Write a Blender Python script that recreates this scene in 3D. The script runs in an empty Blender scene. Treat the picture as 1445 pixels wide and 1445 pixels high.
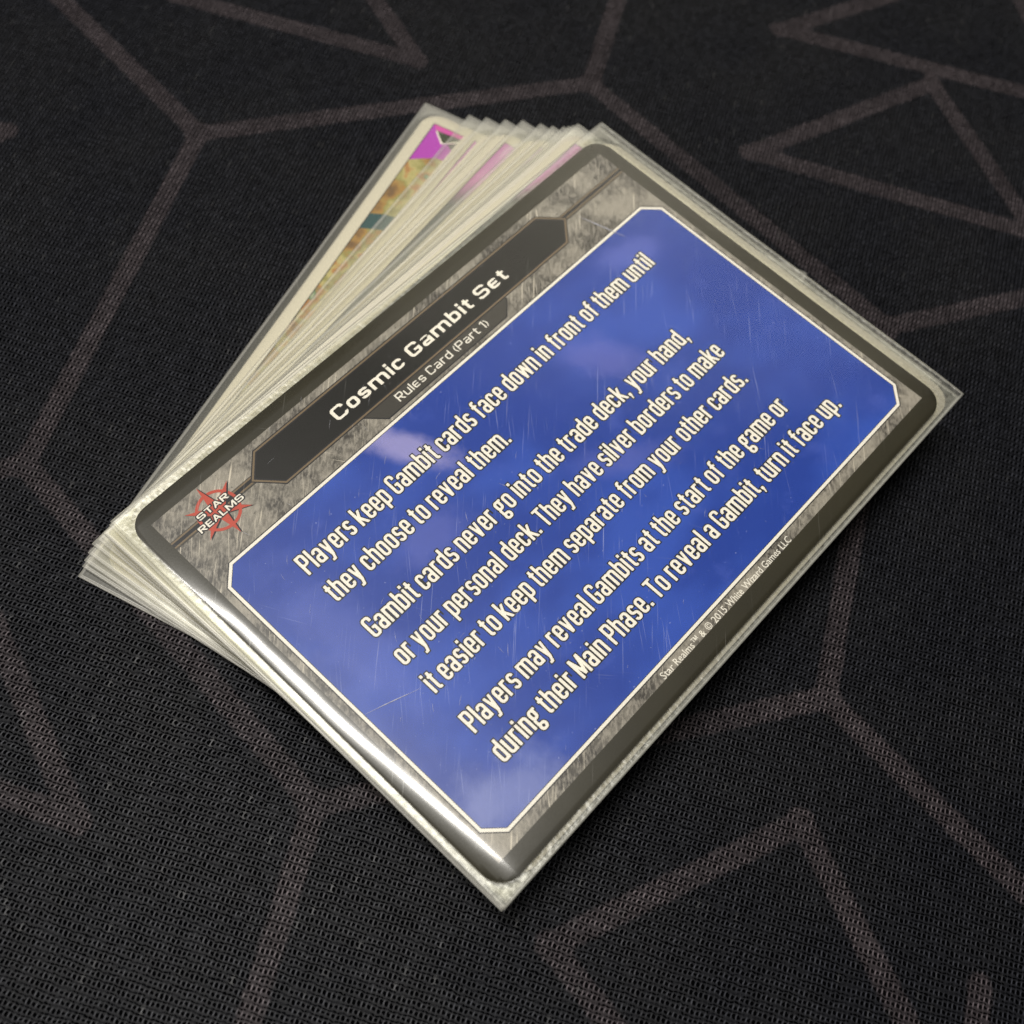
import bpy, bmesh, math, random
import numpy as np
from mathutils import Vector, Matrix
# All lengths are centimetres (1 unit = 1 cm).
rnd = random.Random(7)
SC = bpy.context.scene
SC.unit_settings.system = 'METRIC'
SC.unit_settings.scale_length = 0.01
TOPZ = 1.02            # height of the printed face of the uppermost card above the mat

# ------------------------------------------------------------------ camera
cam_d = bpy.data.cameras.new('camera')
cam = bpy.data.objects.new('camera', cam_d)
SC.collection.objects.link(cam)
RX = Vector((0.67779462, -0.73176949, 0.0714693))
RY = Vector((-0.64562286, -0.63886199, -0.41836166))
RZ = Vector((0.35180332, 0.23742106, -0.90546434))
rot = Matrix((RX, -RY, -RZ)).transposed()
cam.matrix_world = Matrix.Translation((-6.1919577, -3.6382348, 13.46910902 + TOPZ)) @ rot.to_4x4()
cam_d.sensor_width = 36.0
cam_d.lens = 1674.14 / 1445 * 36.0
cam_d.clip_start = 0.1
cam_d.clip_end = 1000
cam_d.dof.use_dof = True
cam_d.dof.focus_distance = 14.6
cam_d.dof.aperture_fstop = 0.225
SC.camera = cam

# ------------------------------------------------------------------ light
world = bpy.data.worlds.new('World')
SC.world = world
world.use_nodes = True
bg = world.node_tree.nodes['Background']
bg.inputs[0].default_value = (1.0, 0.97, 0.90, 1)
bg.inputs[1].default_value = 0.085

def area(name, loc, target, size, power, col, sy=None):
    d = bpy.data.lights.new(name, 'AREA')
    d.shape = 'ELLIPSE' if sy else 'DISK'
    d.size = size
    if sy: d.size_y = sy
    d.energy = power
    d.color = col
    o = bpy.data.objects.new(name, d)
    SC.collection.objects.link(o)
    o.location = loc
    o.rotation_euler = (Vector(target) - Vector(loc)).to_track_quat('-Z', 'Y').to_euler()
    return o
area('ceiling_lamp', (-6, 24, 115), (0, 0, 0), 10, 136000, (1.0, 0.965, 0.90), 46)
area('far_ceiling_lamp', (105, 62, 125), (0, 0, 0), 125, 30000, (1.0, 0.93, 0.76), 85)
area('far_reflection_fill', (108, 66, 118), (0, 0, 0), 60, 9000, (1.0, 0.93, 0.76), 42)  # added smaller disc, softens the edge of the far lamp's reflection
area('side_lamp', (-95, 25, 60), (0, 0, 0), 40, 46000, (1.0, 0.955, 0.88))

SC.view_settings.view_transform = 'Standard'
SC.view_settings.look = 'None'
SC.view_settings.exposure = 0
SC.view_settings.gamma = 1
SC.cycles.transparent_max_bounces = 48
SC.cycles.max_bounces = 10
SC.cycles.denoising_input_passes = 'RGB'

# ------------------------------------------------------------------ node helper
class NT:
    def __init__(s, name):
        s.m = bpy.data.materials.new(name); s.m.use_nodes = True
        s.t = s.m.node_tree; s.t.nodes.clear()
        s.out = s.t.nodes.new('ShaderNodeOutputMaterial')
        s.tc = None
    def n(s, typ, **kw):
        x = s.t.nodes.new(typ)
        for k, v in kw.items():
            if k.startswith('i_'): s.set(x, k[2:], v)
            else: setattr(x, k, v)
        return x
    def set(s, x, key, v):
        sock = x.inputs[int(key)] if key.isdigit() else x.inputs[key]
        if isinstance(v, bpy.types.NodeSocket): s.t.links.new(v, sock)
        else: sock.default_value = v
    def math(s, op, a, b=None, c=None, clamp=False):
        x = s.n('ShaderNodeMath', operation=op, use_clamp=clamp)
        s.set(x, '0', a)
        if b is not None: s.set(x, '1', b)
        if c is not None: s.set(x, '2', c)
        return x.outputs[0]
    def ramp01(s, v, lo, hi, a=0.0, b=1.0):
        x = s.n('ShaderNodeMapRange', interpolation_type='SMOOTHSTEP')
        s.set(x, '0', v); s.set(x, '1', lo); s.set(x, '2', hi); s.set(x, '3', a); s.set(x, '4', b)
        return x.outputs[0]
    def mix(s, f, a, b, blend='MIX'):
        x = s.n('ShaderNodeMix', data_type='RGBA', blend_type=blend)
        s.set(x, '0', f); s.set(x, '6', a); s.set(x, '7', b)
        return x.outputs[2]
    def obj(s):
        if s.tc is None: s.tc = s.n('ShaderNodeTexCoord')
        return s.tc.outputs['Object']
    def mapping(s, rz=0, scale=(1, 1, 1), loc=(0, 0, 0), vec=None):
        r = s.n('ShaderNodeMapping')
        s.set(r, 'Vector', vec or s.obj()); r.inputs['Rotation'].default_value = (0, 0, rz)
        r2 = s.n('ShaderNodeVectorMath', operation='MULTIPLY')
        s.set(r2, '0', r.outputs[0]); s.set(r2, '1', scale)
        r3 = s.n('ShaderNodeVectorMath', operation='ADD')
        s.set(r3, '0', r2.outputs[0]); s.set(r3, '1', loc)
        return r3.outputs[0]
    def noise(s, scale, vec=None, detail=2, rough=.5, loc=None):
        x = s.n('ShaderNodeTexNoise')
        s.set(x, 'Vector', vec or s.obj()); s.set(x, 'Scale', scale); s.set(x, 'Detail', detail); s.set(x, 'Roughness', rough)
        return x.outputs[0]
    def bump(s, h, strength=.3, dist=.01, normal=None):
        x = s.n('ShaderNodeBump'); s.set(x, 'Height', h); s.set(x, 'Strength', strength); s.set(x, 'Distance', dist)
        if normal: s.set(x, 'Normal', normal)
        return x.outputs[0]
    def principled(s, col, rough=.5, spec=.5, normal=None, metal=0):
        x = s.n('ShaderNodeBsdfPrincipled')
        s.set(x, 'Base Color', col); s.set(x, 'Roughness', rough); s.set(x, 'Specular IOR Level', spec); s.set(x, 'Metallic', metal)
        if normal: s.set(x, 'Normal', normal)
        return x.outputs[0]
    def done(s, sh):
        s.t.links.new(sh, s.out.inputs[0]); return s.m
def C4(r, g, b): return (r, g, b, 1)

# ------------------------------------------------------------------ materials
def scratches(N, rz, period=.16, keep=.62, seedloc=(0, 0, 0)):
    v = N.mapping(rz, (.22 / period, .085, 1), seedloc)          # long streaks across the streak axis
    a = N.noise(7.0, v, 2, .6)
    gate = N.noise(1.7, N.mapping(rz, (1.6, .8, 1), (4, 1, 0)), 2, .6)
    return N.math('MULTIPLY', N.ramp01(a, keep, keep + .09), N.ramp01(gate, .42, .62))

def mat_plain(name, col, rough=.5, spec=.12):
    N = NT(name); n = N.noise(60, None, 2)
    c = N.mix(N.math('MULTIPLY', n, .25), C4(*col), C4(*(min(1, x * .8) for x in col)))
    return N.done(N.principled(c, rough, spec))

def mat_border():
    N = NT('black_card_border')
    n = N.noise(40, None, 3); m = N.noise(.9, None, 2)
    c = N.mix(m, C4(.016, .0135, .006), C4(.036, .031, .014))
    return N.done(N.principled(c, N.ramp01(n, .3, .7, .40, .5), .15, N.bump(n, .25, .002)))

def mat_steel():
    N = NT('brushed_steel_print')
    big = N.noise(1.3, None, 4, .65)
    fine = N.noise(26, N.mapping(.8, (1, .35, 1)), 4, .7)
    pit = N.noise(11, None, 5, .75)
    base = N.mix(N.ramp01(big, .36, .64), C4(.036, .031, .026), C4(.30, .275, .23))
    base = N.mix(N.ramp01(fine, .42, .62, 0, .55), base, C4(.42, .385, .33))
    base = N.mix(N.ramp01(pit, .55, .72, 0, .75), base, C4(.040, .034, .026))
    s1 = scratches(N, .86, .055, .60); s2 = scratches(N, .72, .045, .62, (3, 7, 0)); s3 = scratches(N, -.6, .06, .68, (9, 2, 0))
    s = N.math('ADD', N.math('ADD', s1, s2), s3, clamp=True)
    c = N.mix(N.math('MULTIPLY', s, .9), base, C4(.70, .64, .53))
    return N.done(N.principled(c, .42, .2, N.bump(fine, .2, .002)))

def mat_blue():
    N = NT('blue_nebula_print')
    big = N.noise(.42, N.mapping(.3, (1, 1.5, 1), (3.1, 1.7, 0)), 3, .55)
    mid = N.noise(1.5, None, 4, .6)
    c = N.mix(N.ramp01(big, .42, .66), C4(.010, .050, .33), C4(.028, .088, .44))
    c = N.mix(N.ramp01(mid, .56, .74, 0, .55), c, C4(.055, .105, .45))
    # cloudy lavender streaks printed in the upper left and middle of the panel
    def blob(x, y, rx, ry, rz, col, amt, c):
        v = N.mapping(0, (1, 1, 0), (-x, -y, 0))
        r = N.n('ShaderNodeMapping'); N.set(r, 'Vector', v); r.inputs['Rotation'].default_value = (0, 0, rz)
        w = N.n('ShaderNodeVectorMath', operation='MULTIPLY'); N.set(w, '0', r.outputs[0]); N.set(w, '1', (1 / rx, 1 / ry, 0))
        l = N.n('ShaderNodeVectorMath', operation='LENGTH'); N.set(l, '0', w.outputs[0])
        d = N.math('ADD', l.outputs['Value'], N.math('MULTIPLY', N.math('SUBTRACT', mid, .5), 1.7))
        return N.mix(N.ramp01(d, .25, 1.15, amt, 0), c, col)
    c = blob(-1.25, 1.45, .28, .75, -.45, C4(.40, .37, .62), .7, c)
    c = blob(-1.9, .35, .75, .4, .35, C4(.15, .18, .52), .45, c)
    c = blob(1.55, .65, .9, .35, 1.0, C4(.15, .17, .52), .5, c)
    c = blob(3.2, 1.4, .6, .35, .4, C4(.12, .16, .52), .6, c)
    c = blob(-3.5, .2, .5, 1.4, .0, C4(.10, .15, .50), .5, c)
    c = blob(-3.5, -2.5, .8, .55, .5, C4(.26, .30, .56), .6, c)  # hazy reflection at the lower left corner, painted into the panel colour
    c = blob(.6, -.6, 1.0, .3, .6, C4(.12, .15, .48), .5, c)
    s1 = scratches(N, .86, .03, .63); s2 = scratches(N, .70, .026, .65, (5, 2, 0)); s3 = scratches(N, -.5, .06, .71, (1, 8, 0))
    speck = N.ramp01(N.noise(24, None, 2, .5), .71, .77)
    s = N.math('ADD', N.math('ADD', s1, N.math('ADD', s2, speck)), s3, clamp=True)
    c = N.mix(N.math('MULTIPLY', s, .42), c, C4(.50, .55, .80))
    return N.done(N.principled(c, .45, .12))

def mat_pebble():
    N = NT('pebbled_clear_film')
    v = N.noise(13, None, 3, .6)
    vo = N.n('ShaderNodeTexVoronoi', feature='SMOOTH_F1'); N.set(vo, 'Vector', N.obj()); N.set(vo, 'Scale', 15.0)
    h = N.math('ADD', N.math('MULTIPLY', v, .8), vo.outputs['Distance'])
    nb = N.bump(h, .55, .014)
    fr = N.n('ShaderNodeLayerWeight'); N.set(fr, 'Blend', .5); N.set(fr, 'Normal', nb)
    tr = N.n('ShaderNodeBsdfTransparent'); N.set(tr, 'Color', C4(.98, .98, .96))
    gl = N.n('ShaderNodeBsdfGlossy'); N.set(gl, 'Roughness', .36); N.set(gl, 'Color', C4(1, 1, .97)); N.set(gl, 'Normal', nb)
    df = N.n('ShaderNodeBsdfDiffuse'); N.set(df, 'Color', C4(.80, .80, .72)); N.set(df, 'Normal', nb)
    m1 = N.n('ShaderNodeMixShader'); N.set(m1, '0', .45); N.set(m1, '1', df.outputs[0]); N.set(m1, '2', gl.outputs[0])
    fac = N.math('ADD', N.math('MULTIPLY', fr.outputs['Facing'], .10), N.ramp01(h, .3, 1.1, .02, .14))
    m2 = N.n('ShaderNodeMixShader'); N.set(m2, '0', fac); N.set(m2, '1', tr.outputs[0]); N.set(m2, '2', m1.outputs[0])
    return N.done(m2.outputs[0])

def mat_film(name, haze=.02, rough=.07, tint=(.99, .99, .97), wav=.12, gain=1.15):
    N = NT(name)
    n = N.noise(1.2, None, 2); f = N.noise(45, None, 2)
    scr = N.math('ADD', scratches(N, .86, .05, .66, (2, 2, 0)), scratches(N, -.7, .05, .70, (8, 1, 0)), clamp=True)
    h = N.math('MULTIPLY', n, 4)
    nb = N.bump(h, wav, .02)
    fr = N.n('ShaderNodeFresnel'); N.set(fr, 'IOR', 1.5); N.set(fr, 'Normal', nb)
    tr = N.n('ShaderNodeBsdfTransparent'); N.set(tr, 'Color', C4(*tint))
    gl = N.n('ShaderNodeBsdfGlossy'); N.set(gl, 'Roughness', N.math('ADD', rough, N.math('MULTIPLY', scr, .2))); N.set(gl, 'Normal', nb)
    g2 = N.n('ShaderNodeBsdfGlossy'); N.set(g2, 'Roughness', .32); N.set(g2, 'Normal', nb)
    df = N.n('ShaderNodeBsdfDiffuse'); N.set(df, 'Color', C4(.88, .86, .78))
    mg = N.n('ShaderNodeMixShader'); N.set(mg, '0', .27); N.set(mg, '1', gl.outputs[0]); N.set(mg, '2', g2.outputs[0])
    m0 = N.n('ShaderNodeMixShader'); N.set(m0, '0', N.math('ADD', haze, N.math('MULTIPLY', scr, .06))); N.set(m0, '1', tr.outputs[0]); N.set(m0, '2', df.outputs[0])
    m = N.n('ShaderNodeMixShader'); N.set(m, '0', N.math('MULTIPLY', fr.outputs[0], gain, clamp=True)); N.set(m, '1', m0.outputs[0]); N.set(m, '2', mg.outputs[0])
    return N.done(m.outputs[0])

def mat_cream():
    N = NT('cream_card_stock')
    n = N.noise(30, None, 3)
    c = N.mix(n, C4(.70, .655, .545), C4(.61, .57, .47))
    return N.done(N.principled(c, .5, .4, N.bump(n, .1, .002)))

def mat_art(name, shift, dark):
    N = NT(name)
    sep = N.n('ShaderNodeSeparateXYZ'); N.set(sep, '0', N.obj())
    x = sep.outputs[0]
    a = N.noise(1.6, N.mapping(.5, (1, .8, 1), (shift, 0, 0)), 3, .6)
    r = N.n('ShaderNodeValToRGB'); N.set(r, 'Fac', a)
    els = r.color_ramp.elements
    if dark:
        cols = [(.30, C4(.012, .018, .018)), (.45, C4(.03, .045, .048)), (.55, C4(.055, .055, .04)), (.68, C4(.06, .085, .10))]
    else:
        cols = [(.28, C4(.04, .028, .012)), (.38, C4(.16, .08, .02)), (.45, C4(.34, .19, .04)), (.50, C4(.26, .24, .07)), (.55, C4(.42, .37, .15)), (.60, C4(.38, .17, .04)), (.66, C4(.10, .20, .10)), (.74, C4(.60, .58, .42))]
    els[0].position, els[0].color = cols[0]; els[1].position, els[1].color = cols[-1]
    for p, c in cols[1:-1]:
        e = els.new(p); e.color = c
    col = r.outputs[0]
    if not dark:
        col = N.mix(N.ramp01(x, -3.5, .4, 1, 0), col, C4(.42, .42, .34))
    purple = N.mix(N.noise(2.2, None, 2), C4(.46, .08, .48), C4(.62, .12, .42))
    if dark: purple = N.mix(.35, purple, C4(.30, .20, .30))
    lo = 2.75 if dark else 3.9
    m = N.ramp01(N.math('ADD', x, N.math('MULTIPLY', a, .5)), lo + .2, lo + (.9 if dark else .35))
    return N.done(N.principled(N.mix(m, col, purple), .42, .5))

# weave of the mat: stitches .0586 x .0965 cm, rows running at -64.5 degrees
def mat_cloth():
    N = NT('printed_knit_cloth')
    geo = N.n('ShaderNodeNewGeometry')
    warp = N.math('ADD', N.noise(2.2, geo.outputs['Position'], 2), N.math('MULTIPLY', N.math('SUBTRACT', N.noise(13, geo.outputs['Position'], 2), .5), .9))
    wv = N.n('ShaderNodeVectorMath', operation='SCALE'); N.set(wv, '0', (.045, .04, 0)); N.set(wv, 'Scale', N.math('SUBTRACT', warp, .5))
    po = N.n('ShaderNodeVectorMath', operation='ADD'); N.set(po, '0', geo.outputs['Position']); N.set(po, '1', wv.outputs[0])
    a = math.radians(-64.5)
    du = N.n('ShaderNodeVectorMath', operation='DOT_PRODUCT'); N.set(du, '0', po.outputs[0]); N.set(du, '1', (math.cos(a) / .0586, math.sin(a) / .0586, 0))
    dv = N.n('ShaderNodeVectorMath', operation='DOT_PRODUCT'); N.set(dv, '0', po.outputs[0]); N.set(dv, '1', (-math.sin(a) / .0965, math.cos(a) / .0965, 0))
    u, v = du.outputs['Value'], dv.outputs['Value']
    cell = N.n('ShaderNodeCombineXYZ'); N.set(cell, '0', N.math('FLOOR', N.math('ADD', u, .5))); N.set(cell, '1', N.math('FLOOR', v))
    wn = N.n('ShaderNodeTexWhiteNoise', noise_dimensions='2D'); N.set(wn, 'Vector', cell.outputs[0])
    rn = wn.outputs['Value']
    vv = N.math('FRACT', v)
    w3 = N.n('ShaderNodeTexWhiteNoise', noise_dimensions='2D'); s3 = N.n('ShaderNodeVectorMath', operation='ADD'); N.set(s3, '0', cell.outputs[0]); N.set(s3, '1', (3.3, 41.7, 0)); N.set(w3, 'Vector', s3.outputs[0]); wn3 = w3.outputs['Value']
    reg = N.ramp01(N.noise(.22, geo.outputs['Position'], 1), .40, .60)          # how far the ribs zigzag changes over the cloth
    zig = N.math('MULTIPLY', N.math('SINE', N.math('MULTIPLY', v, 2 * math.pi)), N.math('ADD', .03, N.math('MULTIPLY', reg, .10)))
    fu = N.math('SUBTRACT', N.math('FRACT', N.math('ADD', u, zig)), .5)           # -.5 .. .5, hole in the middle
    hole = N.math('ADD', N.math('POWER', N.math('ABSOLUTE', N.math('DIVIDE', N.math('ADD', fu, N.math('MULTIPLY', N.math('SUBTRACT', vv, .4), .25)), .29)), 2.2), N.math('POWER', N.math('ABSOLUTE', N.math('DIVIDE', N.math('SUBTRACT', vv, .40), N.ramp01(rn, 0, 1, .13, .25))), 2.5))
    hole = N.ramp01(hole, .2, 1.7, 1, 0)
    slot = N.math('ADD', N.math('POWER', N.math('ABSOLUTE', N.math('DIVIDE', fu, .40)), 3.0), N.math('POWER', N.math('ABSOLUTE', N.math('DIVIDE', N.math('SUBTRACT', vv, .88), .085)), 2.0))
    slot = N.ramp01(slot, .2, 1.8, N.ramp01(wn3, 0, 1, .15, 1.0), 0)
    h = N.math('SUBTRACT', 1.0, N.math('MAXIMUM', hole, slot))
    at = N.n('ShaderNodeAttribute', attribute_name='print_distance')
    edge = N.math('ADD', at.outputs['Fac'], N.math('MULTIPLY', N.math('SUBTRACT', rn, .5), .025))
    lin = N.ramp01(edge, -.035, .035, 1, 0)
    blot = N.noise(.5, geo.outputs['Position'], 3)
    tint = N.mix(rn, C4(.0122, .0128, .0160), C4(.0150, .0153, .0182))
    tint = N.mix(N.ramp01(blot, .35, .65), tint, C4(.0105, .0112, .0150))
    ink = N.mix(N.ramp01(N.noise(.8, geo.outputs['Position'], 4, .6), .3, .7), C4(.035, .0295, .0335), C4(.052, .0435, .048))
    col = N.mix(lin, tint, ink)
    wn2 = N.n('ShaderNodeTexWhiteNoise', noise_dimensions='2D'); sh2 = N.n('ShaderNodeVectorMath', operation='ADD'); N.set(sh2, '0', cell.outputs[0]); N.set(sh2, '1', (17.3, 5.1, 0)); N.set(wn2, 'Vector', sh2.outputs[0])
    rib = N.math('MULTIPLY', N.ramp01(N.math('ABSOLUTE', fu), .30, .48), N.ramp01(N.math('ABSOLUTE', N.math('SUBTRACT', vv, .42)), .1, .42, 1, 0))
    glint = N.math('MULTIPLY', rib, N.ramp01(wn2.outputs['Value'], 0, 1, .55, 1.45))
    shade = N.math('MULTIPLY', N.math('ADD', N.ramp01(h, .1, 1.0, .06, .58), N.math('MULTIPLY', glint, 1.5)), N.ramp01(N.noise(5, geo.outputs['Position'], 3), .3, .7, .85, 1.15))  # shade in the stitch holes and rib highlights, painted into the cloth colour
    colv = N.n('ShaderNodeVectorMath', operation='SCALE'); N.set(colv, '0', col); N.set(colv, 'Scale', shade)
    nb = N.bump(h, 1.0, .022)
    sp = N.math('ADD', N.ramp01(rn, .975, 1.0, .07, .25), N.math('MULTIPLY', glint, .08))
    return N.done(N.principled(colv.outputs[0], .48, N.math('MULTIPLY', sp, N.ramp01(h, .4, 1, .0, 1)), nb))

M = dict(border=mat_border(), steel=mat_steel(), blue=mat_blue(),
         white=mat_plain('ivory_print', (.86, .82, .73)), ink=mat_plain('dark_ink_print', (.012, .012, .016)),
         plate=mat_plain('black_title_plate_print', (.005, .0045, .0035)), gold=mat_plain('bronze_line_print', (.20, .145, .085)),
         sub=mat_plain('charcoal_plate_print', (.055, .050, .042)), red=mat_plain('red_emblem_print', (.50, .075, .045)),
         pebble=mat_pebble(), clear=mat_film('clear_film', .004, .145, (.99, .99, .98), .05, 1.2), rim=mat_film('sealed_film', .80, .2, (.96, .96, .94), .1),
         film2=mat_film('clear_film_of_fan', .012, .20, (.99, .99, .96), .10, .7),
         seam=mat_film('welded_seam_film', .21, .25, (.98, .98, .97), .1, .8), hazy=mat_film('hazy_back_film', .09, .4, (.985, .98, .965), .10, .35), cream=mat_cream(), art=mat_art('golden_fantasy_print', 0, False), art2=mat_art('teal_and_purple_print', 5, True),
         magenta=mat_plain('magenta_print', (.40, .045, .42)), pink=mat_plain('pink_print', (.56, .08, .36)), black=mat_plain('green_black_print', (.035, .045, .022)),
         teal=mat_plain('teal_print', (.035, .085, .09)), scratch=mat_plain('pale_scratch_mark', (.50, .50, .56)),
         cloth=mat_cloth(), rubber=mat_plain('black_rubber_base', (.01, .01, .01), .8))

# ------------------------------------------------------------------ object helpers
def link(o, parent=None):
    SC.collection.objects.link(o)
    if parent: o.parent = parent
    return o
def mesh_obj(name, verts, faces, mats, parent=None, smooth=False, midx=None):
    me = bpy.data.meshes.new(name)
    me.from_pydata([tuple(map(float, v)) for v in verts], [], faces)
    for m in (mats if isinstance(mats, (list, tuple)) else [mats]): me.materials.append(m)
    if midx is not None: me.polygons.foreach_set('material_index', midx)
    if smooth: me.polygons.foreach_set('use_smooth', [True] * len(me.polygons))
    me.update()
    return link(bpy.data.objects.new(name, me), parent)

# bow of the uppermost card: it curls down towards its short left edge and a little at the others
def bend(x, y):
    x0 = -4.18 + .12 * max(0.0, min(1.0, (-y - .6) / 2.4))
    k = .74 * max(.15, min(1.0, (2.6 - y) / 1.4))
    z = -.5 * k * max(0.0, x0 - x) ** 2
    z -= .5 * .22 * max(0.0, -2.95 - y) ** 2 + .5 * .2 * max(0.0, x - 4.2) ** 2
    z += .006 * math.sin(.8 * x + .5) * math.cos(.7 * y)
    return z

def sheet(name, poly, z, mat, parent, step=.25, bent=True, smooth=True):
    bm = bmesh.new()
    bm.faces.new([bm.verts.new((p[0], p[1], 0)) for p in poly])
    if bent:
        xs = [p[0] for p in poly]; ys = [p[1] for p in poly]
        cuts = [(x, 0) for x in np.arange(math.ceil(min(xs) / step) * step, max(xs), step)]
        if min(xs) < -4.0: cuts += [(x, 0) for x in (-4.36, -4.32, -4.28, -4.24, -4.2, -4.16, -4.12, -4.07)]
        cuts += [(y, 1) for y in np.arange(math.ceil(min(ys) / step) * step, max(ys), step)]
        for c, ax in cuts:
            bmesh.ops.bisect_plane(bm, geom=bm.verts[:] + bm.edges[:] + bm.faces[:], plane_co=(c, 0, 0) if ax == 0 else (0, c, 0),
                                   plane_no=(1, 0, 0) if ax == 0 else (0, 1, 0), dist=1e-6)
    for v in bm.verts: v.co.z = z + (bend(v.co.x, v.co.y) if bent else 0)
    bm.normal_update()
    if sum(f.normal.z for f in bm.faces) < 0: bmesh.ops.reverse_faces(bm, faces=bm.faces[:])
    me = bpy.data.meshes.new(name); bm.to_mesh(me); bm.free(); me.materials.append(mat)
    if smooth: me.polygons.foreach_set('use_smooth', [True] * len(me.polygons))
    return link(bpy.data.objects.new(name, me), parent)

def rrect(hx, hy, r, n=8):
    out = []
    for cx, cy, a0 in ((hx - r, hy - r, 0), (-hx + r, hy - r, 90), (-hx + r, -hy + r, 180), (hx - r, -hy + r, 270)):
        for i in range(n + 1):
            a = math.radians(a0 + 90 * i / n); out.append((cx + r * math.cos(a), cy + r * math.sin(a)))
    return out
def rect(x0, y0, x1, y1): return [(x0, y0), (x1, y0), (x1, y1), (x0, y1)]

def card_slab(name, face_mat, edge_mat, parent, thick=.03, bent=False):
    bm = bmesh.new()
    bm.faces.new([bm.verts.new((p[0], p[1], 0)) for p in rrect(4.4, 3.15, .3)])
    if bent:
        xs = list(np.arange(-4.25, 4.4, .25)) + [-4.36, -4.32, -4.28, -4.2, -4.16, -4.12]
        for c in xs: bmesh.ops.bisect_plane(bm, geom=bm.verts[:] + bm.edges[:] + bm.faces[:], plane_co=(c, 0, 0), plane_no=(1, 0, 0), dist=1e-6)
        for c in list(np.arange(-3, 3.1, .25)) + [-3.08]: bmesh.ops.bisect_plane(bm, geom=bm.verts[:] + bm.edges[:] + bm.faces[:], plane_co=(0, c, 0), plane_no=(0, 1, 0), dist=1e-6)
        for v in bm.verts: v.co.z = bend(v.co.x, v.co.y)
    bm.normal_update()
    if sum(f.normal.z for f in bm.faces) < 0: bmesh.ops.reverse_faces(bm, faces=bm.faces[:])
    top = bm.faces[:]
    for f in top: f.smooth = True
    be = [e for e in bm.edges if e.is_boundary]
    ret = bmesh.ops.extrude_edge_only(bm, edges=be)
    nv = [g for g in ret['geom'] if isinstance(g, bmesh.types.BMVert)]
    for v in nv: v.co.z -= thick
    for g in ret['geom']:
        if isinstance(g, bmesh.types.BMFace): g.material_index = 1
    le = [g for g in ret['geom'] if isinstance(g, bmesh.types.BMEdge) and g.is_boundary]
    f = bmesh.ops.contextual_create(bm, geom=le)['faces']
    for x in f: x.material_index = 1
    bmesh.ops.recalc_face_normals(bm, faces=bm.faces[:])
    me = bpy.data.meshes.new(name); bm.to_mesh(me); bm.free()
    me.materials.append(face_mat); me.materials.append(edge_mat)
    return link(bpy.data.objects.new(name, me), parent)

# plastic pouch: clear front film, pebbled back film, welded rim; z = 0 is the card's printed face
def pouch(name, parent, step, bent, off=(0, 0), front=None, back=None, rise=.004, thick=.03):
    HX, HY = 4.6, 3.29
    def axis(h, c, card):
        a = list(np.arange(-h, h + 1e-6, step))
        for s in (-1, 1):
            e = s * card
            a += [e, e + s * .03, e - s * .03, e + s * .07, e - s * .07]
            a += [s * h - c, s * (h - .035) - c]
        a = sorted({round(t + c, 4) for t in a if abs(t + c - c) <= h + 1e-6 or True})
        lo, hi = -h + c, h + c
        return [t for t in a if lo - 1e-4 <= t <= hi + 1e-4]
    xs = sorted({round(t, 4) for t in list(np.arange(-HX, HX, step) + off[0]) + [off[0] - HX, off[0] + HX, off[0] - HX + .04, off[0] + HX - .04] +
                 [s * (4.4 + d) for s in (-1, 1) for d in (-.06, -.03, 0, .03, .06, .1)] + ([-4.36, -4.32, -4.28, -4.24, -4.2, -4.16, -4.12] if bent else [])
                 if off[0] - HX - 1e-4 <= t <= off[0] + HX + 1e-4})
    ys = sorted({round(t, 4) for t in list(np.arange(-HY, HY, step) + off[1]) + [off[1] - HY, off[1] + HY, off[1] - HY + .04, off[1] + HY - .04] +
                 [s * (3.15 + d) for s in (-1, 1) for d in (-.06, -.03, 0, .03, .06, .1)]
                 if off[1] - HY - 1e-4 <= t <= off[1] + HY + 1e-4})
    X, Y = np.meshgrid(xs, ys, indexing='ij')
    qx = np.abs(X) - 4.4 + .3; qy = np.abs(Y) - 3.15 + .3
    d = np.hypot(np.maximum(qx, 0), np.maximum(qy, 0)) + np.minimum(np.maximum(qx, qy), 0) - .3     # distance outside the card
    t = np.clip((d - .005) / .11, 0, 1); t = t * t * (3 - 2 * t)
    mid = -thick * .55
    B = np.array([[bend(x, y) for y in ys] for x in xs]) if bent else np.zeros_like(X)
    wob = .004 * np.sin(2.3 * X + off[0] * 9) * np.sin(3.1 * Y) * t
    top = B + rise * (1 - t) + (mid + .011) * t + wob
    bot = B + (-thick - .006) * (1 - t) + (mid - .011) * t + wob
    nx, ny = X.shape
    V = np.concatenate([np.stack([X, Y, top], -1).reshape(-1, 3), np.stack([X, Y, bot], -1).reshape(-1, 3)])
    idx = np.arange(nx * ny).reshape(nx, ny); o = nx * ny
    F, mi = [], []
    for i in range(nx - 1):
        for j in range(ny - 1):
            a, b, c, e = int(idx[i, j]), int(idx[i + 1, j]), int(idx[i + 1, j + 1]), int(idx[i, j + 1])
            F.append((a, b, c, e)); mi.append(3 if (i in (0, nx - 2) or j in (0, ny - 2)) else 0)
            F.append((a + o, e + o, c + o, b + o)); mi.append(1)
    ring = [int(idx[i, 0]) for i in range(nx)] + [int(idx[-1, j]) for j in range(1, ny)] + [int(idx[i, -1]) for i in range(nx - 2, -1, -1)] + [int(idx[0, j]) for j in range(ny - 2, 0, -1)]
    for k in range(len(ring)):
        a, b = ring[k], ring[(k + 1) % len(ring)]
        F.append((a, a + o, b + o, b)); mi.append(2)
    ob = mesh_obj(name, V, F, [front or M['clear'], back or M['pebble'], M['rim'], M['seam']], parent, True, mi)
    return ob

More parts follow.
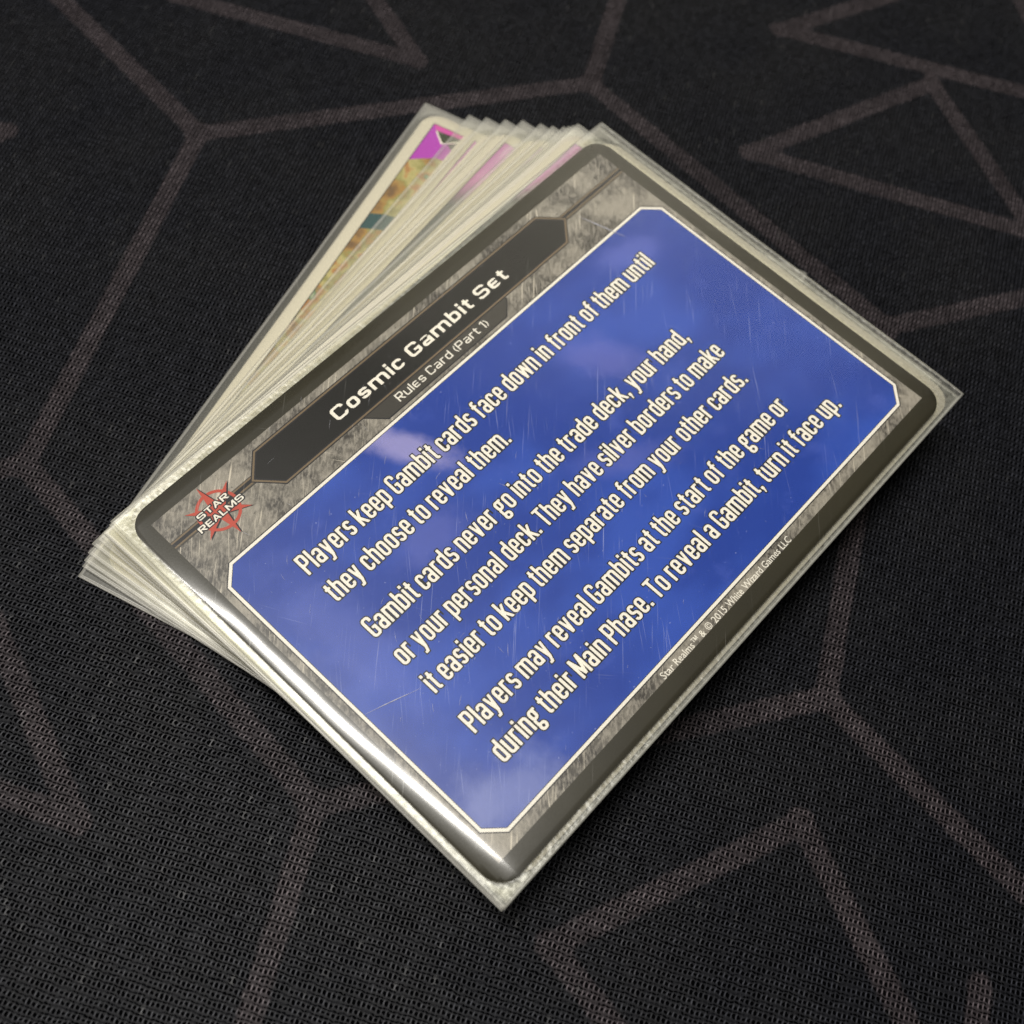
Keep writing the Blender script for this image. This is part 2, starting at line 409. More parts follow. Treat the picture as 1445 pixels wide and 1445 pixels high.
# ------------------------------------------------------------------ lettering built from distance fields
def box(X, Y, x0, y0, x1, y1):
    return np.maximum(np.maximum(x0 - X, X - x1), np.maximum(y0 - Y, Y - y1))
def rr(X, Y, x0, y0, x1, y1, r):
    r = max(0.0, min(r, (x1 - x0) / 2, (y1 - y0) / 2))
    qx = np.abs(X - (x0 + x1) / 2) - (x1 - x0) / 2 + r; qy = np.abs(Y - (y0 + y1) / 2) - (y1 - y0) / 2 + r
    return np.hypot(np.maximum(qx, 0), np.maximum(qy, 0)) + np.minimum(np.maximum(qx, qy), 0) - r
def seg(X, Y, x0, y0, x1, y1, w):
    # flat-ended stroke
    L = math.hypot(x1 - x0, y1 - y0); ux, uy = (x1 - x0) / L, (y1 - y0) / L
    a = (X - x0) * ux + (Y - y0) * uy; b = np.abs(-(X - x0) * uy + (Y - y0) * ux)
    return np.maximum(np.maximum(-a, a - L), b - w / 2)
U = np.minimum
def sub(a, b): return np.maximum(a, -b)
I = np.maximum

class Font:
    def __init__(s, W, st, t, XH, r, asc=1.0, gap=.08, capW=None, uni='round', space=.22):
        s.W, s.s, s.t, s.X, s.r, s.asc, s.gap, s.cW, s.uni, s.space = W, st, t, XH, r, asc, gap, capW or W, uni, space
        s.cache = {}
    def ring(s, X, Y, x0, y0, x1, y1):
        return sub(rr(X, Y, x0, y0, x1, y1, s.r), rr(X, Y, x0 + s.s, y0 + s.t, x1 - s.s, y1 - s.t, max(.02, s.r - s.s * .8)))
    def arch(s, X, Y, x0, x1, top, cut=0.0):     # n shape
        return sub(I(rr(X, Y, x0, cut - 2, x1, top, s.r), cut - Y), I(rr(X, Y, x0 + s.s, cut - 3, x1 - s.s, top - s.t, max(.02, s.r - s.s * .8)), Y * 0 - 9))
    def g(s, c, X, Y):
        W, S, T, XH, R = s.W, s.s, s.t, s.X, s.r
        cW = s.cW
        w = W
        def Sshape(W, H):
            m = H / 2; cn = max(.0, .3 * (H / 2 - 1.5 * T))
            up = s.ring(X, Y, 0, m - T / 2, W, H); lo = s.ring(X, Y, 0, 0, W, m + T / 2)
            up = sub(up, I(box(X, Y, W / 2, -1, W + 1, H - T - cn), X * 0 - 9) )
            up = U(up, -9 * np.ones_like(X) * 0 + 9)
            lo = sub(lo, box(X, Y, -1, T + cn, W / 2, H))
            return U(up, lo)
        def Cshape(W, H, g0=.30, g1=.66):
            return sub(s.ring(X, Y, 0, 0, W, H), box(X, Y, W * .55, H * g0, W + 1, H * g1))
        if c == 'o': d = s.ring(X, Y, 0, 0, W, XH)
        elif c == 'n': d = U(s.arch(X, Y, 0, W, XH), box(X, Y, 0, 0, S, XH))
        elif c == 'm':
            w = 2 * W - S * 1.05
            d = U(U(s.arch(X, Y, 0, W, XH), s.arch(X, Y, w - W, w, XH)), box(X, Y, 0, 0, S, XH))
        elif c == 'h': d = U(s.arch(X, Y, 0, W, XH), box(X, Y, 0, 0, S, s.asc))
        elif c == 'u': d = U(sub(I(rr(X, Y, 0, 0, W, 3, R), Y - XH), I(rr(X, Y, S, T, W - S, 4, max(.02, R - S * .8)), X * 0 - 9)), box(X, Y, W - S, 0, W, XH))
        elif c == 'b': d = U(s.ring(X, Y, 0, 0, W, XH), box(X, Y, 0, 0, S, s.asc))
        elif c == 'd': d = U(s.ring(X, Y, 0, 0, W, XH), box(X, Y, W - S, 0, W, s.asc))
        elif c == 'p': d = U(s.ring(X, Y, 0, 0, W, XH), box(X, Y, 0, -.25, S, XH))
        elif c == 'q': d = U(s.ring(X, Y, 0, 0, W, XH), box(X, Y, W - S, -.25, W, XH))
        elif c == 'c': d = Cshape(W * .96, XH); w = W * .96
        elif c == 'e':
            if s.uni == 'round':
                d = s.ring(X, Y, 0, 0, W, XH)
                d = sub(d, box(X, Y, W / 2, XH * .28, W + 1, XH * .42)); d = U(d, box(X, Y, S * .5, XH * .42, W - S * .3, XH * .42 + T * .85))
            else:
                d = sub(s.ring(X, Y, 0, 0, W, XH), box(X, Y, W - S - .01, T * .9, W + 1, XH - T * .9)); d = U(d, box(X, Y, S * .5, XH / 2 - T / 2, W * .86, XH / 2 + T / 2))
        elif c == 'a':
            d = U(s.ring(X, Y, 0, 0, W, XH * .58), box(X, Y, W - S, 0, W, XH * .75))
            top = s.arch(X, Y, 0, W, XH, XH * (.72 if s.uni == 'round' else .85)); d = U(d, top)
            d = U(d, box(X, Y, W - S, XH * .4, W, XH - R * .8))
        elif c == 's': w = W * .92; d = Sshape(w, XH)
        elif c == 'g':
            a = s.ring(X, Y, 0, XH * .36, W * .92, XH); b_ = s.ring(X, Y, -.01, -.27, W * .98, .10)
            k = box(X, Y, 0, .04, S * .9, XH * .42); e = box(X, Y, W * .7, XH - T, W * 1.08, XH)
            d = U(U(a, b_), U(k, e)); w = W * 1.04
        elif c == 'i': d = U(box(X, Y, 0, 0, S, XH), box(X, Y, 0, XH + .09, S, XH + .09 + max(S, .15) * .95)); w = S
        elif c == 'l': d = box(X, Y, 0, 0, S, s.asc); w = S
        elif c == '1': d = U(box(X, Y, W * .3, 0, W * .3 + S, 1), seg(X, Y, 0, .80, W * .4, .97, T)); w = W * .3 + S
        elif c == 't':
            w = max(S * 1.75, W * .66)
            d = sub(I(rr(X, Y, W * .14, 0, W * .14 + 2, 3, R * .8), Y - .92), I(rr(X, Y, W * .14 + S, T, 4, 4, .04), X * 0 - 9)); d = I(d, X - w)
            d = U(d, box(X, Y, 0, XH - T * .95, w, XH))
        elif c == 'f':
            w = W * .70
            d = sub(I(rr(X, Y, W * .14, -2, 3, s.asc, R * .8), -Y), I(rr(X, Y, W * .14 + S, -3, 4, s.asc - T, .04), X * 0 - 9)); d = I(d, X - w)
            d = sub(d, box(X, Y, W * .14 + S, -2, 4, s.asc - T - .001)); d = U(d, box(X, Y, 0, XH - T * .95, w, XH))
        elif c == 'r':
            w = W * .72; d = I(s.arch(X, Y, 0, W * 1.1, XH), X - w); d = sub(d, box(X, Y, S * 1.05, -1, 3, XH - .28)); d = U(d, box(X, Y, 0, 0, S, XH))
        elif c == 'k':
            d = U(box(X, Y, 0, 0, S, s.asc), seg(X, Y, S * .7, XH * .40, W * .86, XH + .02, S * .9)); d = U(d, seg(X, Y, W * .34, XH * .58, W * .92, -.02, S * .95)); d = I(d, I(-Y, Y - s.asc)); d = sub(d, I(XH - Y, S - X))
        elif c in 'vy':
            d = U(seg(X, Y, S * .46, XH + .05, W / 2, -.02, S * .92), seg(X, Y, W - S * .46, XH + .05, W / 2, -.02, S * .92))
            if c == 'y': d = U(d, seg(X, Y, W * .55, .10, W * .28, -.24, S * .9)); d = U(d, box(X, Y, W * -.02, -.26, W * .36, -.26 + T)); d = I(d, -.26 - Y)
            else: d = I(d, -Y)
            d = I(d, Y - XH)
        elif c == 'w':
            w = W * 1.5; q = w / 4
            d = seg(X, Y, S * .45, XH + .05, q, -.03, S * .85)
            d = U(d, seg(X, Y, q, -.03, w / 2, XH + .05, S * .85)); d = U(d, seg(X, Y, w / 2, XH + .05, 3 * q, -.03, S * .85)); d = U(d, seg(X, Y, 3 * q, -.03, w - S * .45, XH + .05, S * .85)); d = I(d, I(-Y, Y - XH))
        elif c == 'P': w = cW; d = U(s.ring(X, Y, 0, .40, w, 1), box(X, Y, 0, 0, S, 1))
        elif c == 'R': w = cW; d = U(U(s.ring(X, Y, 0, .40, w, 1), box(X, Y, 0, 0, S, 1)), I(seg(X, Y, w * .42, .48, w * .92, -.05, S), -Y)); d = U(d, box(X, Y, 0, 1 - T, w * .5, 1))
        elif c == 'G': w = cW; d = sub(s.ring(X, Y, 0, 0, w, 1), box(X, Y, w * .5, .50, w + 1, .72)); d = U(d, box(X, Y, w * .5, .50 - T, w, .50)); d = U(d, box(X, Y, w - S, 0.1, w, .50))
        elif c == 'C': w = cW; d = Cshape(w, 1, .28, .70)
        elif c == 'S': w = cW; d = Sshape(w, 1)
        elif c == 'T': w = cW; d = U(box(X, Y, 0, 1 - T, w, 1), box(X, Y, w / 2 - S / 2, 0, w / 2 + S / 2, 1))
        elif c == 'M':
            w = cW * 1.35; d = U(box(X, Y, 0, 0, S, 1), box(X, Y, w - S, 0, w, 1)); d = U(d, seg(X, Y, S * .5, 1.05, w / 2, .1, S * .9)); d = U(d, seg(X, Y, w - S * .5, 1.05, w / 2, .1, S * .9)); d = I(d, I(-Y, Y - 1))
        elif c == 'A': w = cW; d = U(seg(X, Y, S * .3, -.05, w / 2, 1.0, S * .95), seg(X, Y, w - S * .3, -.05, w / 2, 1.0, S * .95)); d = U(d, box(X, Y, w * .25, .22, w * .75, .22 + T * .9)); d = I(d, I(-Y, Y - 1))
        elif c == 'E': w = cW * .85; d = U(box(X, Y, 0, 0, S, 1), U(box(X, Y, 0, 0, w, T), U(box(X, Y, 0, 1 - T, w, 1), box(X, Y, 0, .5 - T / 2, w * .92, .5 + T / 2))))
        elif c == 'L': w = cW * .8; d = U(box(X, Y, 0, 0, S, 1), box(X, Y, 0, 0, w, T))
        elif c == '.': d = box(X, Y, 0, 0, S * 1.1, max(S, .15)); w = S * 1.1
        elif c == ',': d = U(box(X, Y, 0, 0, S * 1.1, max(S, .15)), I(seg(X, Y, S * .8, .08, S * .25, -.18, S * .6), Y)); w = S * 1.1
        elif c in '()':
            w = S * 1.6; cx = 1.25 if c == '(' else w - 1.25
            rad = np.hypot(X - cx, (Y - .45) * 1.5); d = np.abs(rad - 1.2) - S * .42
            d = I(d, I(-.18 - Y, Y - 1.08)); d = I(d, (X - w) if c == '(' else -X)
        else: d = X * 0 + 9
        return d, w
    def glyph(s, c, off, st):
        key = (c, off, st)
        if key in s.cache: return s.cache[key]
        xs = np.arange(-.12, max(2 * s.W, s.cW * 1.4) + .2, st); ys = np.arange(-.42, 1.22, st)
        X, Y = np.meshgrid(xs, ys, indexing='ij')
        d, w = s.g(c, X, Y)
        d = d - off
        V, F, vid = [], [], {}
        def vert(k, p):
            if k not in vid: vid[k] = len(V); V.append(p)
            return vid[k]
        ins = d < 0
        nx, ny = d.shape
        cnt = ins[:-1, :-1].astype(int) + ins[1:, :-1] + ins[1:, 1:] + ins[:-1, 1:]
        for i, j in zip(*np.nonzero(cnt)):
            cs = [(i, j), (i + 1, j), (i + 1, j + 1), (i, j + 1)]
            poly = []
            for a in range(4):
                p, q = cs[a], cs[(a + 1) % 4]
                if ins[p]: poly.append(vert((int(p[0]), int(p[1])), (xs[p[0]], ys[p[1]])))
                if ins[p] != ins[q]:
                    t = d[p] / (d[p] - d[q]); lo, hi = (p, q) if p < q else (q, p)
                    poly.append(vert((int(lo[0]), int(lo[1]), int(hi[0]), int(hi[1])), (xs[p[0]] + t * (xs[q[0]] - xs[p[0]]), ys[p[1]] + t * (ys[q[1]] - ys[p[1]]))))
            poly = [v for k, v in enumerate(poly) if v != poly[k - 1]]
            if len(poly) > 2: F.append(poly)
        s.cache[key] = (V, F, w)
        return s.cache[key]
    def advance(s, c):
        if c == ' ': return s.space
        return s.glyph(c, 0, .034)[2] + s.gap

def text_line(name, text, font, x0, x1, y, cap, z, mat, parent, off=0.0, st=.034):
    adv = [font.advance(c) for c in text]
    total = sum(adv) - font.gap
    sx = (x1 - x0) / total
    V, F = [], []; x = 0
    for c, a in zip(text, adv):
        if c != ' ':
            gv, gf, _ = font.glyph(c, off, st)
            o = len(V)
            for p in gv:
                px, py = x0 + (x + p[0]) * sx, y + p[1] * cap
                V.append((px, py, z + bend(px, py)))
            F += [tuple(o + k for k in f) for f in gf]
        x += a
    return mesh_obj(name, V, F, mat, parent)

def plain_text(name, text, x0, x1, y, cap, z, mat, parent, bold=.0):
    cu = bpy.data.curves.new(name, 'FONT'); cu.body = text; cu.size = 1.0; cu.offset = bold; cu.resolution_u = 2
    o = bpy.data.objects.new(name, cu); SC.collection.objects.link(o)
    dg = bpy.context.evaluated_depsgraph_get()
    me = bpy.data.meshes.new_from_object(o.evaluated_get(dg))
    bpy.data.objects.remove(o); bpy.data.curves.remove(cu)
    xs = [v.co.x for v in me.vertices]
    lo, hi = min(xs), max(xs)
    for v in me.vertices:
        px = x0 + (v.co.x - lo) / (hi - lo) * (x1 - x0); py = y + v.co.y / .73 * cap
        v.co = (px, py, z + bend(px, py))
    me.name = name; me.materials.clear(); me.materials.append(mat)
    return link(bpy.data.objects.new(name, me), parent)

# ------------------------------------------------------------------ the playmat
GC = np.array([.52, 1.76]); GS = 6.2; GA = 27.0
segs = []
J = dict(J1=(.75, 7.99), J2=(5.98, 4.48), J3=(-4.62, 5.26), J4=(-5.06, -.78), J5=(5.63, -1.76), J6=(.35, -4.49))
def S_(a, b): segs.append((a, b))
for a, b in (('J1', 'J2'), ('J1', 'J3'), ('J3', 'J4'), ('J4', 'J6'), ('J6', 'J5'), ('J5', 'J2')): S_(J[a], J[b])
def hexv(c): return [(c[0] + GS * math.cos(math.radians(GA + 60 * k)), c[1] + GS * math.sin(math.radians(GA + 60 * k))) for k in range(6)]
near = {k: min(range(6), key=lambda i: math.hypot(hexv(GC)[i][0] - J[k][0], hexv(GC)[i][1] - J[k][1])) for k in J}
def snap(p):
    for k, q in J.items():
        h = hexv(GC)[near[k]]
        if math.hypot(p[0] - h[0], p[1] - h[1]) < .5: return q
    return p
seen = set()
P1 = GS * math.sqrt(3)
for i in range(-4, 5):
    for j in range(-4, 5):
        c = (GC[0] + P1 * (i * math.cos(math.radians(-3)) + j * math.cos(math.radians(57))), GC[1] + P1 * (i * math.sin(math.radians(-3)) + j * math.sin(math.radians(57))))
        if math.hypot(c[0], c[1]) > 34 or (i == 0 and j == 0): continue
        hv = [snap(p) for p in hexv(c)]
        for k in range(6):
            a, b = hv[k], hv[(k + 1) % 6]
            key = tuple(sorted((tuple(round(t, 0) for t in a), tuple(round(t, 0) for t in b))))
            if key in seen: continue
            seen.add(key); S_(a, b)
for a, b in (((4.28, 6.76), (2.4, 10.42)), ((4.28, 6.76), (5.35, 10.1)), ((9.29, 3.03), (13.6, 1.29)), ((9.29, 3.03), (11.6, -1.43)), ((11.6, -1.43), (13.6, 1.29)),
             ((6.78, 1.74), (10.2, .52)), ((6.78, 1.74), (8.80, -2.45)), ((10.2, .52), (8.80, -2.45)),
             ((-7.1, 1.09), (-6.0, 4.6)), ((-7.1, 1.09), (-8.8, 4.9)), ((-6.0, 4.6), (-8.8, 4.9)), ((-1.13, -5.21), (-4.3, -3.9)), ((-1.13, -5.21), (-2.9, -9.3)), ((-4.3, -3.9), (-4.9, -8.0)),
             ((-1.3, 10.0), (-3.5, 10.4)), ((-1.3, 10.0), (-2.8, 12.2)), ((-3.6, -9.2), (-1.2, -7.9)), ((-8.9, -2.2), (-7.3, -2.2))): S_(a, b)
dense = np.arange(-14, 14.01, .08)
ax = np.concatenate([np.arange(-34, -14, .5), dense, np.arange(14.3, 34, .5)])
X, Y = np.meshgrid(ax, ax, indexing='ij')
D = np.full(X.shape, 9.0)
for (a, b) in segs:
    ux, uy = b[0] - a[0], b[1] - a[1]; L2 = ux * ux + uy * uy
    t = np.clip(((X - a[0]) * ux + (Y - a[1]) * uy) / L2, -.01, 1.01)
    D = np.minimum(D, np.hypot(X - a[0] - t * ux, Y - a[1] - t * uy))
D -= .145
n = len(ax); idx = np.arange(n * n).reshape(n, n)
quads = np.stack([idx[:-1, :-1], idx[1:, :-1], idx[1:, 1:], idx[:-1, 1:]], -1).reshape(-1, 4)
me = bpy.data.meshes.new('playmat')
me.vertices.add(n * n); me.vertices.foreach_set('co', np.stack([X, Y, .0 * X], -1).reshape(-1).astype(np.float32))
me.loops.add(len(quads) * 4); me.loops.foreach_set('vertex_index', quads.reshape(-1).astype(np.int32))
me.polygons.add(len(quads)); me.polygons.foreach_set('loop_start', np.arange(0, len(quads) * 4, 4, dtype=np.int32))
me.update(calc_edges=True)
at = me.attributes.new('print_distance', 'FLOAT', 'POINT'); at.data.foreach_set('value', D.reshape(-1).astype(np.float32))
me.materials.append(M['cloth'])
playmat = link(bpy.data.objects.new('playmat', me))
playmat['label'] = 'black knitted cloth playmat with brown hexagon lines under the cards'
playmat['category'] = 'playmat'
base = mesh_obj('rubber_base', [(x, y, z) for z in (-.3, -.004) for x, y in ((-34, -34), (34, -34), (34, 34), (-34, 34))],
                [(0, 3, 2, 1), (4, 5, 6, 7), (0, 1, 5, 4), (1, 2, 6, 5), (2, 3, 7, 6), (3, 0, 4, 7)], M['rubber'], playmat)

# ------------------------------------------------------------------ the fan of sleeved cards under the top one
TRp = [None] * 12
def bp(u, v, z):   # point of the photograph (pixels of 1445) at height z below the top card face, in centimetres
    d = RX * ((u - 722.5) / 1674.14) + RY * ((v - 722.5) / 1674.14) + RZ
    Cc = Vector((-6.1919577, -3.6382348, 13.46910902)); s = (z - Cc.z) / d.z
    return Cc + d * s
FAN = [  # far right corner, its height, near left corner, its height
    ((600, 144.5), -.955, (112.7, 808), -.955), ((660.6, 162.9), -.90, (129.3, 782.5), -.86), ((684.2, 166.7), -.83, (135.4, 771.4), -.77),
    ((710.8, 169.8), -.76, (141.9, 760.4), -.68), ((735.2, 170.6), -.69, (147.6, 748.7), -.60), ((761, 175), -.62, (153.2, 744.3), -.51),
    ((777.8, 178.2), -.55, (157, 741), -.43), ((793.8, 179), -.47, (160.4, 738.2), -.35), ((801, 178.5), -.38, (162, 737), -.29),
    ((807, 177.5), -.29, (162, 737), -.23), ((813.6, 175.1), -.20, (162, 736), -.165), ((836, 186), -.10, (160, 735), -.075)]
LABELS = [
    'lowest sleeved card on the playmat, turned furthest, its magenta corner and golden art showing',
    'sleeved card directly on the lowest one, second from the left in the fan',
    'third sleeved card up from the mat, cream border and thin purple strip',
    'fourth sleeved card up from the mat, purple strip fading to teal beside an olive gap',
    'fifth sleeved card up from the mat, its cream corner just right of the olive gap',
    'sixth sleeved card up from the mat, in the middle of the fan',
    'seventh sleeved card up from the mat, cream border with narrow edge showing',
    'eighth sleeved card up from the mat, near the tight end of the fan',
    'ninth sleeved card up from the mat, only a thin cream edge showing',
    'tenth sleeved card up from the mat, hidden but for its edges at the left corner',
    'wide pale sleeved card with pink strip two below the black bordered card',
    'sleeved card directly beneath the black bordered blue card, almost square with it']
first = None
for k, (tr, ztr, tl, ztl) in enumerate(FAN):
    A = bp(*tr, ztr); B = bp(*tl, ztl)
    xd = (A - B).normalized(); yd = Vector((0, 0, 1)).cross(xd).normalized(); zd = xd.cross(yd)
    mid = (A + B) / 2
    # the long edges are 9.2 apart; share the small misfit between both ends, favouring the far corner
    mid = mid + xd * (((A - B).length - 9.2) / 2 * (-.4 if k == 11 else .7))
    c = mid - yd * 3.29
    c.z += TOPZ - .004
    root = bpy.data.objects.new('sleeved_card', None); link(root)
    root.empty_display_size = .5
    root.matrix_world = Matrix.Translation(c) @ Matrix((xd, yd, zd)).transposed().to_4x4()
    root['label'] = LABELS[k]; root['category'] = 'card'; root['group'] = 'sleeved game cards fanned under the top card'
    if first is None:
        sl = pouch('plastic_sleeve', root, .23, False, (0.0, 0.0), M['film2'], M['hazy'])
        cd = card_slab('card', M['cream'], M['cream'], root)
        pr = sheet('art_print', rect(-4.20, -2.95, 4.20, 2.95), .0012, M['art'], cd, bent=False)
        first = (sl, cd, pr)
        ink = sheet('art_outline', rect(-4.215, -2.965, 4.215, 2.965), .0006, M['ink'], cd, bent=False)
        inkp = ink
        # the magenta corner with its dark triangle, and a teal figure in the golden art
        cd.location = (.08, 0, 0)
        sheet('magenta_corner', [(4.20, 2.95), (3.38, 2.95), (3.50, 2.78), (3.60, 2.62), (3.64, 2.40), (3.70, 1.0), (4.20, 1.0)], .0020, M['magenta'], cd, bent=False)
        sheet('pink_bar', [(4.20, 2.95), (4.09, 2.86), (4.13, 1.2), (4.20, 1.2)], .0026, M['pink'], cd, bent=False)
        sheet('triangle_outline', [(4.10, 2.88), (3.89, 2.67), (4.11, 2.35), (4.135, 2.35)], .0026, M['white'], cd, bent=False)
        sheet('black_triangle', [(4.085, 2.84), (3.915, 2.66), (4.11, 2.40)], .0032, M['black'], cd, bent=False)
        sheet('olive_wedge', [(4.11, 2.38), (3.93, 2.58), (3.80, 2.40), (3.9, 1.2), (4.13, 1.2)], .0032, M['sub'], cd, bent=False)
        sheet('teal_figure', [(2.18, 2.95), (2.27, 2.75), (2.31, 2.5), (2.30, 2.0), (1.98, 2.0), (2.0, 2.62), (1.95, 2.75), (1.86, 2.95)], .0020, M['teal'], cd, bent=False)
    else:
        sl = first[0].copy(); link(sl, root)
        cd = first[1].copy(); link(cd, root)
        jx, jy = rnd.uniform(-.05, .05), rnd.uniform(-.04, .04)
        jx, jy = {3: (0, .06), 4: (.02, -.13), 5: (.0, .02), 9: (.0, -.06), 10: (.06, .10), 11: (.12, -.08)}.get(k, (jx, jy))
        if k == 11:      # this sleeve shows beside the top card: it keeps its own pebbled back
            sl.data = sl.data.copy(); sl.data.materials[1] = M['pebble']
        cd.location = (jx, jy, 0)
        pr = first[2].copy(); pr.data = pr.data if k == 1 else pr.data
        if k == 1:
            pr.data = pr.data.copy(); pr.data.materials[0] = M['art2']; second = pr
        elif k > 1: pr.data = second.data
        link(pr, cd)
        ik = inkp.copy(); link(ik, cd)

# ------------------------------------------------------------------ the uppermost card
top = bpy.data.objects.new('sleeved_rules_card', None); link(top)
top.location = (0, 0, TOPZ)
top['label'] = 'top card with black border and blue rules panel reading Cosmic Gambit Set'
top['category'] = 'card'
card = card_slab('card', M['border'], M['cream'], top, .03, True)
pouch('plastic_sleeve', top, .12, True, (.10, .01), M['clear'], rise=.012)
def oct_(x0, y0, x1, y1, c): return [(x0 + c, y0), (x1 - c, y0), (x1, y0 + c), (x1, y1 - c), (x1 - c, y1), (x0 + c, y1), (x0, y1 - c), (x0, y0 + c)]
sheet('steel_panel', rect(-4.19, -2.90, 4.19, 2.91), .0010, M['steel'], card)
def outline(pts, w):      # polygon grown by w (convex, counter clockwise)
    out = []
    nP = len(pts)
    for i in range(nP):
        p0, p1, p2 = Vector(pts[i - 1]), Vector(pts[i]), Vector(pts[(i + 1) % nP])
        e1, e2 = (p1 - p0).normalized(), (p2 - p1).normalized()
        n1, n2 = Vector((e1.y, -e1.x)), Vector((e2.y, -e2.x))
        b = (n1 + n2).normalized(); out.append(tuple(p1 + b * (w / max(.3, b.dot(n1)))))
    return out
blue = oct_(-4.045, -2.70, 4.06, 1.815, .20)
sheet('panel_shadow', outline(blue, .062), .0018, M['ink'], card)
sheet('panel_frame', outline(blue, .048), .0024, M['white'], card)
sheet('panel_inner_line', outline(blue, .008), .0030, M['ink'], card)
sheet('blue_panel', blue, .0036, M['blue'], card)
# title plate with its bronze double outline and the lines running to both sides
plate = [(-2.63, 2.215), (2.64, 2.215), (2.89, 2.475), (2.63, 2.745), (-2.63, 2.745), (-2.88, 2.49)]
for x0, x1 in ((-4.19, -2.86), (2.87, 4.19)):
    sheet('line_shadow', rect(x0, 2.435, x1, 2.562), .0016, M['sub'], card)
    sheet('bronze_line', rect(x0, 2.528, x1, 2.550), .0022, M['gold'], card)
    sheet('dark_line', rect(x0, 2.482, x1, 2.528), .0022, M['ink'], card)
    sheet('bronze_line', rect(x0, 2.458, x1, 2.480), .0022, M['gold'], card)
subp = [(-1.10, 1.935), (1.13, 1.935), (1.335, 2.13), (1.335, 2.2), (-1.36, 2.2), (-1.29, 2.13)]
sheet('subtitle_plate_outline', outline(subp, .018), .0016, M['ink'], card)
sheet('subtitle_plate', subp, .0020, M['sub'], card)
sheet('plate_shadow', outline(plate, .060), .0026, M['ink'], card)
sheet('plate_outline', outline(plate, .045), .0032, M['gold'], card)
sheet('plate_inner_line', outline(plate, .020), .0038, M['ink'], card)
sheet('title_plate', plate, .0044, M['plate'], card)
# lettering
BODY = Font(.42, .142, .115, .76, .17, 1.0, .082, .45, 'round', .20)
TITLE = Font(.76, .215, .175, .75, .26, 1.02, .17, .92, 'flat', .38)
SUBT = Font(.70, .15, .135, .74, .22, 1.0, .15, .82, 'flat', .36)
LINES = [('Players keep Gambit cards face down in front of them until', -3.305, 3.275, 1.065),
         ('they choose to reveal them.', -3.315, -.215, .575),
         ('Gambit cards never go into the trade deck, your hand,', -3.305, 2.655, -.078),
         ('or your personal deck. They have silver borders to make', -3.305, 2.825, -.568),
         ('it easier to keep them separate from your other cards.', -3.295, 2.71, -1.058),
         ('Players may reveal Gambits at the start of the game or', -3.32, 2.77, -1.716),
         ('during their Main Phase. To reveal a Gambit, turn it face up.', -3.335, 3.31, -2.195)]
for t, a, b, y in LINES:
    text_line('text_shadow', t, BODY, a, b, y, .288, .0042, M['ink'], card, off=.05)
    text_line('text_line', t, BODY, a, b, y, .288, .0048, M['white'], card)
def words(name, text, font, x0, x1, y, cap, z, mat):
    adv = [font.advance(c) for c in text]; sx = (x1 - x0) / (sum(adv) - font.gap); x = 0; i = 0
    for w in text.split(' '):
        wa = sum(adv[i:i + len(w)]) - font.gap
        text_line(name, w, font, x0 + x * sx, x0 + (x + wa) * sx, y, cap, z, mat, card, st=.024)
        x += wa + font.gap + font.space; i += len(w) + 1
words('title_word', 'Cosmic Gambit Set', TITLE, -1.59, 1.64, 2.350, .198, .0050, M['white'])
words('subtitle_word', 'Rules Card (Part 1)', SUBT, -.825, .875, 1.998, .128, .0026, M['white'])
for w, x0, x1 in (('Star', -1.29, -1.085), ('Realms\u2122', -1.045, -.60), ('&', -.555, -.485), ('\u00a9', -.44, -.345), ('2015', -.305, -.065), ('White', -.02, .265), ('Wizard', .305, .66), ('Games', .70, 1.02), ('LLC', 1.065, 1.25)):
    plain_text('copyright_word', w, x0, x1, -2.895, .098, .0022, M['white'], card, .006)
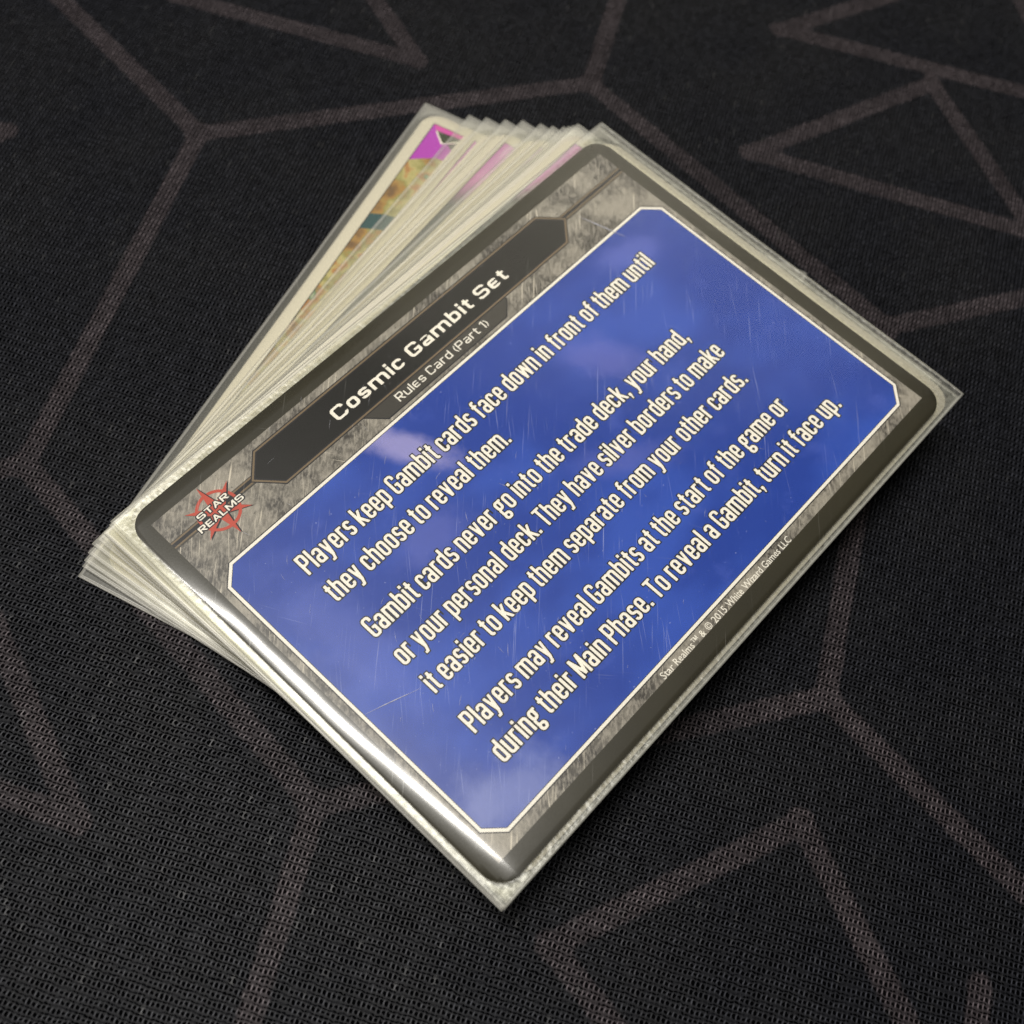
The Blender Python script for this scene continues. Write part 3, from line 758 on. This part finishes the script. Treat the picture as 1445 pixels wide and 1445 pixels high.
# emblem: six pointed red star with a ring, lettered across
lc = (-3.49, 2.483)
def star(r1, r2, rot=0):
    return [(lc[0] + (r1 if i % 2 == 0 else r2) * math.cos(math.radians(90 + i * 30 + (0 if i % 2 else 0) + (5 * [0, 0, -1, 0, 1, 0, 0, 0, -1, 0, 1, 0][i]))),
             lc[1] + (r1 if i % 2 == 0 else r2) * math.sin(math.radians(90 + i * 30 + (5 * [0, 0, -1, 0, 1, 0, 0, 0, -1, 0, 1, 0][i])))) for i in range(12)]
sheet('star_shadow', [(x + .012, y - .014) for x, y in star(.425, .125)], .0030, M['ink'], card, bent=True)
sheet('red_star', star(.415, .115), .0036, M['red'], card)
rv, rf = [], []
for i in range(48):
    a = 2 * math.pi * i / 48
    for r in (.245, .285): rv.append((lc[0] + r * math.cos(a), lc[1] + r * math.sin(a), .0042))
for i in range(48): a, b = 2 * i, 2 * ((i + 1) % 48); rf.append((a, a + 1, b + 1, b))
mesh_obj('red_ring', rv, rf, M['red'], card)
LOGO = Font(.8, .19, .18, .74, .2, 1.0, .14, .86, 'flat', .3)
for t, a, b, y, c in (('STAR', -3.745, -3.275, 2.528, .083), ('REALMS', -3.84, -3.155, 2.385, .088)):
    text_line('emblem_text_shadow', t, LOGO, a, b, y, c, .0048, M['ink'], card, off=.15)
    text_line('emblem_text', t, LOGO, a, b, y, c, .0054, M['white'], card)
# long scratches in the sleeve
sv, sf = [], []
def scratch(x0, y0, x1, y1, w, nseg=14):
    L = math.hypot(x1 - x0, y1 - y0); nx, ny = -(y1 - y0) / L, (x1 - x0) / L; o = len(sv)
    for i in range(nseg + 1):
        t = i / nseg; ww = w * (.25 + .75 * math.sin(math.pi * min(1, max(0, t)))) * rnd.uniform(.4, 1.1)
        x, y = x0 + (x1 - x0) * t + nx * .003 * math.sin(5 * t), y0 + (y1 - y0) * t + ny * .003 * math.sin(5 * t)
        for s in (-1, 1): sv.append((x + nx * ww * s, y + ny * ww * s, .0135 + bend(x, y)))
    for i in range(nseg): a = o + 2 * i; sf.append((a, a + 1, a + 3, a + 2))
scratch(-4.03, -.65, -3.38, -.88, .0045); scratch(3.10, 2.36, 3.32, 1.66, .007)
for i in range(90):
    x, y = rnd.triangular(-4.2, 4.0, -2.6), rnd.uniform(-2.9, 2.9)
    a = rnd.gauss(.75, .2) if rnd.random() < .7 else rnd.uniform(0, 3.1)
    L = rnd.uniform(.02, .12) * (1.4 if x < 1 else .6)
    scratch(x, y, x + L * math.cos(a), y + L * math.sin(a), rnd.uniform(.0007, .0016), 5)
so = mesh_obj('sleeve_scratches', sv, sf, M['scratch'], top); so['kind'] = 'stuff'
